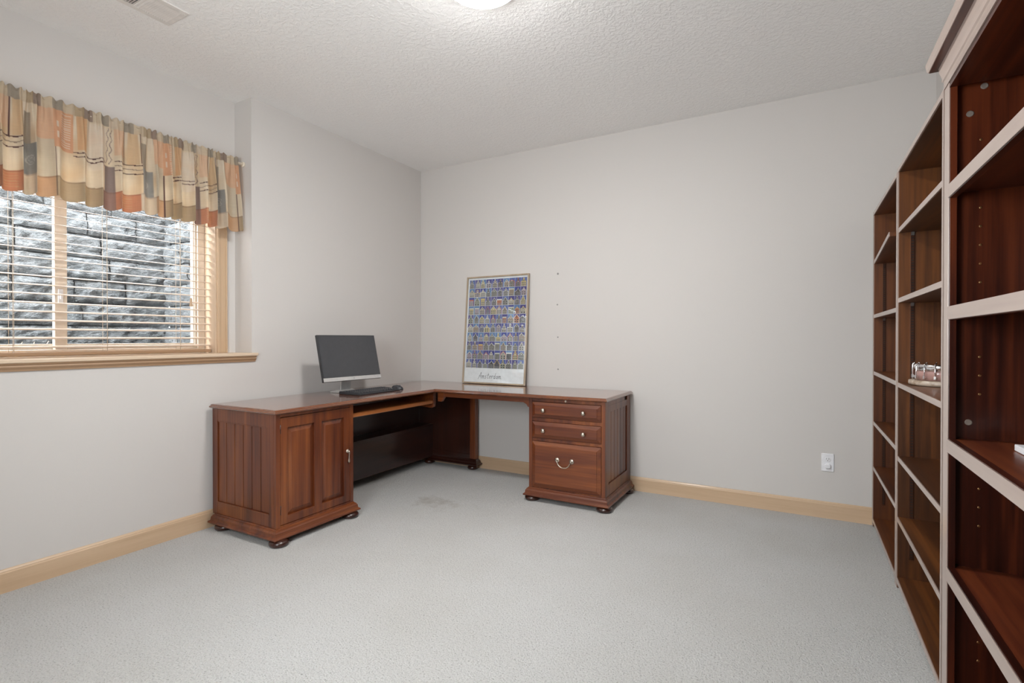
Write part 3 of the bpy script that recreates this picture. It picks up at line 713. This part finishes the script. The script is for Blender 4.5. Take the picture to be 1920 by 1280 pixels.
for k in range(9):
    zz = k/8
    prof.append((zz*0.034, math.sqrt(max(0.0, 1-zz**2.2))))
ring = []
for zz, r in prof:
    rr_ = []
    for i in range(20):
        a = 2*PI*i/20
        rr_.append(b.bm.verts.new((0.031*max(r, .05)*math.cos(a), 0.053*max(r, .05)*math.sin(a)+0.006*zz/0.034, zz)))
    ring.append(rr_)
for A, B in zip(ring, ring[1:]):
    for i in range(20): b.bm.faces.new([A[i], A[(i+1) % 20], B[(i+1) % 20], B[i]]).smooth = True
b.bm.faces.new(ring[0]); b.bm.faces.new(ring[-1])
obj('mouse_shell', b, M['key'], ms, local=True)
obj('scroll_wheel', MB().lathe((-0.003, -0.026, 0.027), [(0.008, 0), (0.009, 0.003), (0.008, 0.006)], 16, 'x'), M['steel'], ms, local=True)

# ================================================================== POSTER
pw, phh = 0.628, 0.946
lean = math.asin(0.082/phh)
po = thing('framed_poster', 'tall framed poster of gabled house fronts leaning on the back wall, lettered Amsterdam', 'poster', (-2.2985, 3.772, Z1+0.002))
def PT(x, d, z):    # x from centre, d depth behind face, z up along the face
    return (x, d*math.cos(lean)+z*math.sin(lean), z*math.cos(lean)-d*math.sin(lean)+0.0018)
def pbox(mb, x0, x1, d0, d1, z0, z1):
    return mb.hexa([PT(*p) for p in ((x0, d0, z0), (x1, d0, z0), (x1, d1, z0), (x0, d1, z0), (x0, d0, z1), (x1, d0, z1), (x1, d1, z1), (x0, d1, z1))])
b = MB(); bw_ = 0.0135
pbox(b, -pw/2, -pw/2+bw_, 0, 0.02, 0, phh); pbox(b, pw/2-bw_, pw/2, 0, 0.02, 0, phh); pbox(b, -pw/2+bw_, pw/2-bw_, 0, 0.02, 0, bw_); pbox(b, -pw/2+bw_, pw/2-bw_, 0, 0.02, phh-bw_, phh)
obj('picture_frame', b, M['frame'], po, local=True, bev=0.0025)
b = pbox(MB(), -pw/2+bw_, pw/2-bw_, 0.012, 0.019, bw_, phh-bw_)
# print: white sheet with 10 x 10 little gabled fronts
pc_ = {}
PM = [M['print']]
def pcol(name, c):
    mt = bpy.data.materials.new('print_'+name); mt.use_nodes = True; bb = mt.node_tree.nodes['Principled BSDF']
    bb.inputs['Base Color'].default_value = (*c, 1); bb.inputs['Roughness'].default_value = 0.7; bb.inputs['Specular IOR Level'].default_value = 0.1
    PM.append(mt); return len(PM)-1
sky = [pcol('sky', c) for c in ((0.06, 0.08, 0.30), (0.10, 0.14, 0.36), (0.11, 0.10, 0.27), (0.12, 0.22, 0.42), (0.07, 0.07, 0.24))]
hous = [pcol('house', c) for c in ((0.20, 0.19, 0.17), (0.13, 0.12, 0.13), (0.42, 0.39, 0.34), (0.30, 0.24, 0.19), (0.40, 0.16, 0.10), (0.17, 0.17, 0.22), (0.46, 0.38, 0.20), (0.26, 0.27, 0.22), (0.36, 0.30, 0.33))]
trim = [pcol('trim', c) for c in ((0.72, 0.71, 0.66), (0.60, 0.60, 0.52), (0.55, 0.16, 0.09), (0.70, 0.52, 0.16))]
wind = [pcol('pane', c) for c in ((0.03, 0.03, 0.05), (0.75, 0.74, 0.72), (0.07, 0.07, 0.10))]
ink = pcol('ink', (0.06, 0.06, 0.07))
gx0, gx1, gz0, gz1 = -pw/2+0.026, pw/2-0.022, 0.136, phh-0.028
def flat(pts, lay, mi):
    b.mi = mi; vs = [b.bm.verts.new(PT(x, 0.012-0.00025*lay, z)) for x, z in pts]; f = b.bm.faces.new(vs); f.material_index = mi
R = random.Random(21); cw = (gx1-gx0)/10; chh = (gz1-gz0)/10
for r in range(10):
    for q in range(10):
        x0 = gx0+q*cw+0.0009; x1 = gx0+(q+1)*cw-0.0009; z0 = gz0+r*chh+0.0009; z1 = gz0+(r+1)*chh-0.0009
        flat([(x0, z0), (x1, z0), (x1, z1), (x0, z1)], 1, R.choice(sky))
        hc = R.choice(hous[:4]+hous); tc_ = R.choice(trim[:2]*3+trim); wc = R.choice(wind); kind = R.randrange(6)
        a = x0+R.uniform(0.001, 0.012); c_ = x1-R.uniform(0.001, 0.012); e = z0+chh*R.uniform(0.38, 0.55); top = z0+chh*R.uniform(0.72, 0.93); mx_ = (a+c_)/2; wd = c_-a
        if kind == 0: body = [(a, z0), (c_, z0), (c_, e), (mx_, top), (a, e)]
        elif kind == 1: body = [(a, z0), (c_, z0), (c_, e), (mx_+wd*.32, e), (mx_+wd*.32, (e+top)/2), (mx_+wd*.16, (e+top)/2), (mx_+wd*.16, top), (mx_-wd*.16, top), (mx_-wd*.16, (e+top)/2), (mx_-wd*.32, (e+top)/2), (mx_-wd*.32, e), (a, e)]
        elif kind == 2: body = [(a, z0), (c_, z0), (c_, e), (mx_+wd*.3, e+.004), (mx_+wd*.18, (e+top)/2), (mx_+wd*.14, top-.006), (mx_, top), (mx_-wd*.14, top-.006), (mx_-wd*.18, (e+top)/2), (mx_-wd*.3, e+.004), (a, e)]
        elif kind == 3: body = [(a, z0), (c_, z0), (c_, top-.012), (a, top-.012)]
        elif kind == 4: body = [(a, z0), (c_, z0), (c_, e), (mx_+wd*.2, e), (mx_+wd*.2, top-.008), (mx_, top), (mx_-wd*.2, top-.008), (mx_-wd*.2, e), (a, e)]
        else: body = [(x0, z0), (x1, z0), (x1, e), (mx_+wd*.28, e+.012), (mx_, top), (mx_-wd*.28, e+.012), (x0, e)]
        # trimmed outline: slightly larger silhouette in trim colour behind
        cxm = mx_; czm = (z0+top)/2
        big = [(min(x1, max(x0, cxm+(px-cxm)*1.12)), min(z1, max(z0, pz+(0.004 if pz > z0+.001 else 0)))) for px, pz in body]
        flat(big, 2, tc_); flat(body, 3, hc)
        if kind == 3: flat([(a, top-.018), (c_, top-.018), (c_+.001, top-.010), (a-.001, top-.010)], 4, tc_)
        nw = R.choice((2, 3, 3)); nr = R.choice((1, 2, 2))
        for i in range(nw):
            for k in range(nr):
                wx = a+wd*(i+0.5)/nw; wz = z0+0.010+k*0.017; hw_ = wd/nw*0.24
                flat([(wx-hw_-.001, wz-.006), (wx+hw_+.001, wz-.006), (wx+hw_+.001, wz+.007), (wx-hw_-.001, wz+.007)], 4, R.choice(trim[:2]))
                flat([(wx-hw_, wz-.005), (wx+hw_, wz-.005), (wx+hw_, wz+.006), (wx-hw_, wz+.006)], 5, wind[0] if wc != wind[1] else wind[2])
        if kind != 3:
            flat([(mx_-.003, e+.004), (mx_+.003, e+.004), (mx_+.003, e+.013), (mx_-.003, e+.013)], 4, wind[1] if R.random() < .5 else wind[0])
# handwriting
def stroke(pts, w=0.0015):
    for (xa, za), (xb, zb2) in zip(pts, pts[1:]):
        dx, dz = xb-xa, zb2-za; l = math.hypot(dx, dz) or 1; nx, nz = -dz/l*w, dx/l*w; ex, ez = dx/l*w*.5, dz/l*w*.5
        flat([(xa+nx-ex, za+nz-ez), (xa-nx-ex, za-nz-ez), (xb-nx+ex, zb2-nz+ez), (xb+nx+ex, zb2+nz+ez)], 2, ink)
U = 0.030; bx, bz = -0.150, 0.048
def G(strokes, adv):
    global bx
    for sk in strokes: stroke([(bx+x*U+z*U*0.18, bz+z*U) for x, z in sk])
    bx += adv*U
arc = lambda cx, cz, rx, rz, a0, a1, n=8: [(cx+rx*math.cos(math.radians(a0+(a1-a0)*i/n)), cz+rz*math.sin(math.radians(a0+(a1-a0)*i/n))) for i in range(n+1)]
G([[(-0.1, -0.25), (0.15, 0.4), (0.55, 1.65), (0.62, 1.7), (0.72, 0.9), (0.85, -0.05)], [(0.1, 0.62), (0.95, 0.7)]], 1.15)                     # A
G([[(0, 0.8), (0.05, 0)], [(0.03, 0.5), (0.2, 0.8), (0.32, 0.72), (0.34, 0)], [(0.34, 0.5), (0.52, 0.8), (0.64, 0.7), (0.68, 0.05), (0.8, 0.0)]], 1.0)  # m
G([[(0.42, 0.78), (0.2, 0.82), (0.08, 0.6), (0.35, 0.32), (0.36, 0.08), (0.15, -0.05), (0.0, 0.05)]], 0.72)                                      # s
G([[(0.28, 1.55), (0.2, 0.8), (0.2, 0.1), (0.38, 0.0), (0.5, 0.1)], [(-0.02, 0.95), (0.55, 1.05)]], 0.75)                                        # t
G([[(0.05, 0.42), (0.48, 0.5)] + arc(0.27, 0.42, 0.22, 0.4, 15, 320)], 0.72)                                                                    # e
G([[(0.05, 0.82), (0.08, 0)], [(0.08, 0.45), (0.25, 0.8), (0.45, 0.78)]], 0.62)                                                                   # r
G([arc(0.27, 0.38, 0.25, 0.38, 20, 350), [(0.62, 1.65), (0.52, 0.5), (0.55, 0.0), (0.66, 0.05)]], 0.88)                                          # d
G([arc(0.27, 0.38, 0.24, 0.36, 30, 350), [(0.52, 0.75), (0.5, 0.1), (0.62, 0.0)]], 0.82)                                                         # a
G([[(0, 0.8), (0.05, 0)], [(0.03, 0.5), (0.2, 0.8), (0.32, 0.72), (0.34, 0)], [(0.34, 0.5), (0.52, 0.8), (0.64, 0.7), (0.68, 0.05), (0.95, 0.1)]], 1.0)  # m
obj('printed_sheet', b, PM, po, local=True)
obj('picture_glass', pbox(MB(), -pw/2+bw_, pw/2-bw_, 0.005, 0.007, bw_, phh-bw_), M['pglass'], po, local=True)

# ================================================================== BACK WALL DETAILS
for i, (x, z, lb) in enumerate(((-1.730, 1.684, 'grey screw anchor in the back wall, topmost of the vertical row'), (-1.735, 1.431, 'grey screw anchor in the back wall, second from the top of the row'), (-1.730, 1.164, 'grey screw anchor in the back wall, third from the top of the row'), (-1.728, 0.901, 'grey screw anchor in the back wall, lowest of the vertical row'))):
    r = 0.0085 if i in (0, ) else 0.0065
    a = obj('wall_anchor', MB().lathe((x, BW, z), [(r, 0.002), (r, -0.0015), (r*0.6, -0.0022), (r*0.5, -0.0008)], 14, 'y'), M['steel'])
    tag(a, lb, 'wall anchor', 'screw anchors in a vertical row on the back wall')
ou = thing('wall_outlet', 'white double wall outlet with a cap plugged into its lower socket', 'outlet', (0.161, BW, 0.3585))
obj('cover_plate', MB().box(0.126, 0.196, BW-0.006, BW, 0.301, 0.416), M['white'], ou, bev=0.003)
def socket(z):
    s = MB().lathe((0.161, BW-0.006, z), [(0.0165, 0), (0.0165, -0.002), (0.0155, -0.0025)], 24, 'y')
    so = obj('socket', s, M['white'], ou)
    obj('socket_slots', MB().box(0.154, 0.1558, BW-0.0089, BW-0.008, z, z+0.009).box(0.166, 0.1682, BW-0.0089, BW-0.008, z, z+0.009).lathe((0.161, BW-0.008, z-0.007), [(0.0026, 0), (0.0026, -0.0009)], 10, 'y'), M['dark'], so)
socket(0.378)
socket(0.336)
obj('safety_cap', MB().sweep([(0.145+0.006, 0), (0.177-0.006, 0), (0.177, 0.006), (0.177, 0.022), (0.171, 0.028), (0.151, 0.028), (0.145, 0.022), (0.145, 0.006)], [(0, 0), (0, 0.007), (-0.003, 0.010)]), M['white'], ou)
cap = [o for o in ou.children if o.name.startswith('safety_cap')][0]
# the sweep was built flat: stand it up against the wall
me = cap.data
off = Vector(ou.location)
for v in me.vertices:
    p = v.co+off; v.co = Vector((p.x, BW-0.009-p.z, 0.322+p.y))-off

# ================================================================== CEILING LIGHT AND VENT
cl = thing('ceiling_light', 'round flush ceiling light with glowing white glass dome', 'ceiling light', (-1.212, 1.903, H))
R0 = 0.168
obj('light_base', MB().lathe((-1.212, 1.903, H), [(R0+0.010, 0), (R0+0.010, -0.032), (R0+0.006, -0.036), (R0+0.001, -0.034)], 48), M['ventw'], cl)
prof = [(R0*math.cos(a), -0.028-0.066*math.sin(a)) for a in [PI/2*k/12 for k in range(12)]]+[(0.004, -0.094)]
obj('glass_dome', MB().lathe((-1.212, 1.903, H), prof, 48), M['dome'], cl)

vt = thing('ceiling_vent', 'white louvred air vent in the ceiling above the window side', 'vent', (-2.70, 1.28, H))
vx0, vx1, vy0, vy1 = -2.795, -2.605, 1.115, 1.440
b = MB().box(vx0, vx0+0.028, vy0, vy1, H-0.006, H).box(vx1-0.028, vx1, vy0, vy1, H-0.006, H).box(vx0+0.028, vx1-0.028, vy0, vy0+0.02, H-0.006, H).box(vx0+0.028, vx1-0.028, vy1-0.026, vy1, H-0.006, H).box(vx0+0.028, vx1-0.028, 1.271, 1.281, H-0.006, H)
obj('vent_frame', b, M['ventw'], vt, bev=0.002)
obj('vent_backing', MB().box(vx0+0.027, vx1-0.027, vy0+0.018, vy1-0.024, H-0.0011, H-0.0001), M['dark'], vt)
for bank, (ya, yb, sg) in enumerate(((vy0+0.02, 1.271, 1), (1.281, vy1-0.026, -1))):
    first = None; nsl = 13; stp = (yb-ya)/nsl
    for i in range(nsl):
        y = ya+stp*(i+0.5)
        if first is None:
            hh = stp*0.52
            fst = MB().prism([(y-sg*hh, H-0.0065), (y-sg*hh+0.0008, H-0.0068), (y+sg*hh+0.0008, H-0.0018), (y+sg*hh, H-0.0014)], vx0+0.028, vx1-0.028, 'x')
            first = obj('louvre', fst, M['ventw'], vt); y_ = y
        else:
            c4 = first.copy(); COL.objects.link(c4); c4.parent = vt; c4.location = (0, y-y_, 0)

# ================================================================== BOOKCASES
XF = 0.395
def standard(par, x, yw, z0, z1, face):
    """slotted metal strip on a side panel; face = -1 when it faces -y"""
    b = MB().box(x-0.008, x+0.008, yw-0.004, yw, z0, z1)
    o = obj('shelf_standard', b, M['standard'], par, bev=0.0008)
    s = MB(); z = z0+0.01
    while z < z1-0.008: s.box(x-0.0045, x+0.0045, yw-0.0045, yw-0.0039, z, z+0.004); z += 0.0127
    obj('strip_slots', s, M['dark'], o)
def bookcase(label, y0, y1, ztop, shelves, key, depth=0.285, skew=None, group=None, lean=0.0):
    t = thing('bookcase', label, 'bookcase', (XF, (y0+y1)/2, 0))
    x0, x1 = XF, XF+depth; th = 0.019
    def side(ya, yb):
        sp = obj('side_panel', MB().box(x0+0.004, x1, ya, yb, 0.0, ztop), M[key+'_z'], t, bev=0.001)
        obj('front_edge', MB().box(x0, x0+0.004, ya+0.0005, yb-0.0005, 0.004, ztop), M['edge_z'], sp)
    side(y0, y0+th); side(y1-th, y1)
    a, b_ = y0+th, y1-th
    obj('top_panel', MB().box(x0+0.004, x1, a, b_, ztop-0.02, ztop), M[key+'_y'], t, bev=0.001)
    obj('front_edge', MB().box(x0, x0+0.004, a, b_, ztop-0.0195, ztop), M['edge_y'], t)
    obj('back_panel', MB().box(x1-0.006, x1, a, b_, 0.03, ztop-0.02), M[key+'_z'], t)
    for i, z in enumerate(shelves):
        thk = 0.022; sx0 = x0+0.003 if i else x0
        if i and skew is not None and i == skew[0]:
            # crooked loose shelf: near end raised and pushed forward
            za, zb3, xn = skew[1], skew[2], skew[3]
            h = MB().hexa([(xn, a+0.07, zb3-thk), (x1-0.03, a+0.07, zb3-thk), (x1-0.01, b_-0.002, za-thk), (sx0+0.004, b_-0.002, za-thk), (xn, a+0.07, zb3), (x1-0.03, a+0.07, zb3), (x1-0.01, b_-0.002, za), (sx0+0.004, b_-0.002, za)])
            so = obj('shelf', h, M[key+'_y'], t, bev=0.001)
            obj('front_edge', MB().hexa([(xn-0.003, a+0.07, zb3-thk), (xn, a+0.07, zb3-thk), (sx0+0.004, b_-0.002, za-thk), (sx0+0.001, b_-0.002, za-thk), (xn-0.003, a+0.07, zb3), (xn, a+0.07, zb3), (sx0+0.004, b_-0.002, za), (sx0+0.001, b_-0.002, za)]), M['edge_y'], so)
            continue
        so = obj('shelf', MB().box(sx0+0.003, x1-0.006, a, b_, z-thk, z), M[key+'_y'], t, bev=0.001)
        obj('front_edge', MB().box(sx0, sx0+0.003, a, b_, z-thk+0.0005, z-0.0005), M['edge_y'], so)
        if i:
            for yy, sg in ((b_, -1), (a, 1)):
                for xs in (0.055, 0.22):
                    q = MB().prism([(yy, z-thk-0.001), (yy+sg*0.014, z-thk-0.001), (yy+sg*0.004, z-thk-0.016), (yy, z-thk-0.016)], x0+xs-0.006, x0+xs+0.006, 'x')
                    obj('shelf_clip', q, M['steel'], t)
    for xs in (0.055, 0.235):
        standard(t, x0+xs, b_, 0.14, ztop-0.24, -1)
    return t
b1 = bookcase('tall red-brown bookcase in the corner by the back wall, one shelf crooked', 2.972, 3.858, 1.928, [0.052, 0.370, 0.647, 0.954, 1.300, 1.635], 'walr', skew=(5, 1.632, 1.668, XF-0.016))
b1.rotation_euler = (0, 0, 0)
b2 = bookcase('brown walnut bookcase in the middle of the three, holding a small drum', 2.085, 2.966, 1.940, [0.052, 0.330, 0.612, 0.952, 1.340, 1.662], 'waln')

# --- tall mahogany bookcase with crown
XM = 0.385; my0, my1 = 1.125, 2.020; mz = 1.985
b3 = thing('bookcase', 'tall dark mahogany bookcase with crown moulding nearest the camera', 'bookcase', (XM, (my0+my1)/2, 0))
xb = RW-0.016
def mside(ya, yb, ysa, ysb):
    sp = obj('side_panel', MB().box(XM+0.02, xb, ya, yb, 0.0, 1.912), M['maho_z'], b3)
    st_ = obj('face_stile', MB().box(XM+0.003, XM+0.02, ysa, ysb, 0.0, 1.912), M['maho_z'], b3, bev=0.001)
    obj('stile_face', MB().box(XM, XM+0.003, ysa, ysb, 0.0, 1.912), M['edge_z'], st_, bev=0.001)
mside(my1-0.02, my1, my1-0.052, my1); mside(my0, my0+0.02, my0, my0+0.052)
obj('back_panel', MB().box(xb-0.006, xb, my0+0.02, my1-0.02, 0.05, 1.897), M['maho_z'], b3)
obj('top_panel', MB().box(XM+0.001, xb-0.006, my0+0.0525, my1-0.0525, 1.897, 1.9119), M['maho_y'], b3)
def mshelf(z, lip=0.040):
    so = obj('shelf', MB().box(XM+0.020, xb-0.006, my0+0.02, my1-0.02, z-0.020, z-0.001), M['mshelf'], b3)
    lp = obj('shelf_lip', MB().box(XM+0.001, XM+0.0199, my0+0.052, my1-0.052, z-lip, z), M['maho_y'], b3, bev=0.001)
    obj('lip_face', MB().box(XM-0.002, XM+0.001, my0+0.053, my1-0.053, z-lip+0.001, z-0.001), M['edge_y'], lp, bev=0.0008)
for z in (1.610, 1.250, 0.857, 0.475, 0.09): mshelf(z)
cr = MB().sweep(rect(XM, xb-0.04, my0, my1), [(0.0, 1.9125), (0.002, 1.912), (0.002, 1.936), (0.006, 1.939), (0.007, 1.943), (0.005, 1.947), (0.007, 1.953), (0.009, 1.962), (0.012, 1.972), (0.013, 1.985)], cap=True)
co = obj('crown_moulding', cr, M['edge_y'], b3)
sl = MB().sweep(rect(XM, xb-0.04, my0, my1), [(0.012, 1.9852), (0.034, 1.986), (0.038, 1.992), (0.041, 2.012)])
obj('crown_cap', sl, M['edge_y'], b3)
# undershadow board of the crown keeps the dark mahogany colour
obj('cap_underside', MB().sweep(rect(XM, xb-0.04, my0, my1), [(0.0132, 1.9840), (0.0325, 1.9840), (0.0325, 1.9851), (0.0132, 1.9851)]), M['maho_y'], b3)
# pin holes and cam caps on the far side panel
yp = my1-0.020
def ray(u, v):
    d_ = cF+cR*(u-960)/FPX-cU*(v-640)/FPX; t_ = yp/d_.y; return (d_.x*t_, CAMZ+d_.z*t_)
pins = MB()
z = 0.20
hol = [0.20, 0.255, 0.31, 0.365, 0.60, 0.655, 0.71, 0.765, 0.99, 1.045, 1.10, 1.32, 1.375, 1.43, 1.485, 1.54, 1.74]
first = None
for z in hol:
    if first is None:
        first = obj('shelf_pin_hole', MB().lathe((XM+0.080, yp, z), [(0.0036, 0.001), (0.0036, -0.0012), (0.0022, -0.0014)], 10, 'y'), M['brass'], b3); fz = z
    else:
        c5 = first.copy(); COL.objects.link(c5); c5.parent = b3; c5.location = (0, 0, z-fz)
first = None
for x, z in ((XM+0.055, 1.82), (XM+0.087, 1.895), (XM+0.055, 0.905)):
    if first is None:
        first = obj('fitting_cap', MB().lathe((x, yp, z), [(0.009, 0.001), (0.009, -0.002), (0.006, -0.0028), (0.005, -0.0018)], 18, 'y'), M['cap'], b3); f0 = (x, z)
    else:
        c5 = first.copy(); COL.objects.link(c5); c5.parent = b3; c5.location = (x-f0[0], 0, z-f0[1])

# ------------------------------------------------------------------ drum on the middle bookcase, white block on the near one
dz = 0.952; dc = (0.530, 2.812); dR = 0.112
dm = thing('drum', 'small round drum with silver tension hooks on the middle bookcase shelf', 'drum', (dc[0], dc[1], dz))
obj('wooden_rim', MB().lathe((0, 0, 0), [(dR-0.012, 0.0), (dR-0.001, 0.004), (dR+0.001, 0.010), (dR, 0.022), (dR-0.006, 0.024), (dR-0.02, 0.024)], 48), M['hull'], dm, local=True)
obj('drum_shell', MB().lathe((0, 0, 0), [(0.090, 0.0245), (0.090, 0.080)], 48), M['pink'], dm, local=True)
obj('metal_hoop', MB().lathe((0, 0, 0), [(0.0915, 0.066), (0.0945, 0.066), (0.0945, 0.086), (0.0905, 0.092), (0.087, 0.092)], 48), M['chrome'], dm, local=True)
obj('drum_head', MB().lathe((0, 0, 0), [(0.086, 0.0885), (0.086, 0.0905)], 48), M['print'], dm, local=True)
hk0 = None
for k in range(16):
    if hk0 is None:
        b = MB().tube([(0.088, 0, 0.094), (0.094, 0, 0.096), (0.0985, 0, 0.090), (0.099, 0, 0.06), (0.099, 0, 0.028)], 0.0022, 8)
        b.box(0.0952, 0.1035, -0.0035, 0.0035, 0.032, 0.044).box(0.0905, 0.0955, -0.004, 0.004, 0.036, 0.040)
        hk0 = obj('tension_hook', b, M['chrome'], dm, local=True)
    else:
        c6 = hk0.copy(); COL.objects.link(c6); c6.parent = dm; c6.rotation_euler = (0, 0, 2*PI*k/16)
nt_ = obj('paper_block', MB().box(0.500, 0.60, 1.715, 1.845, 0.857, 0.874), M['white'], bev=0.002)
tag(nt_, 'small white block lying on a shelf of the near mahogany bookcase', 'box')
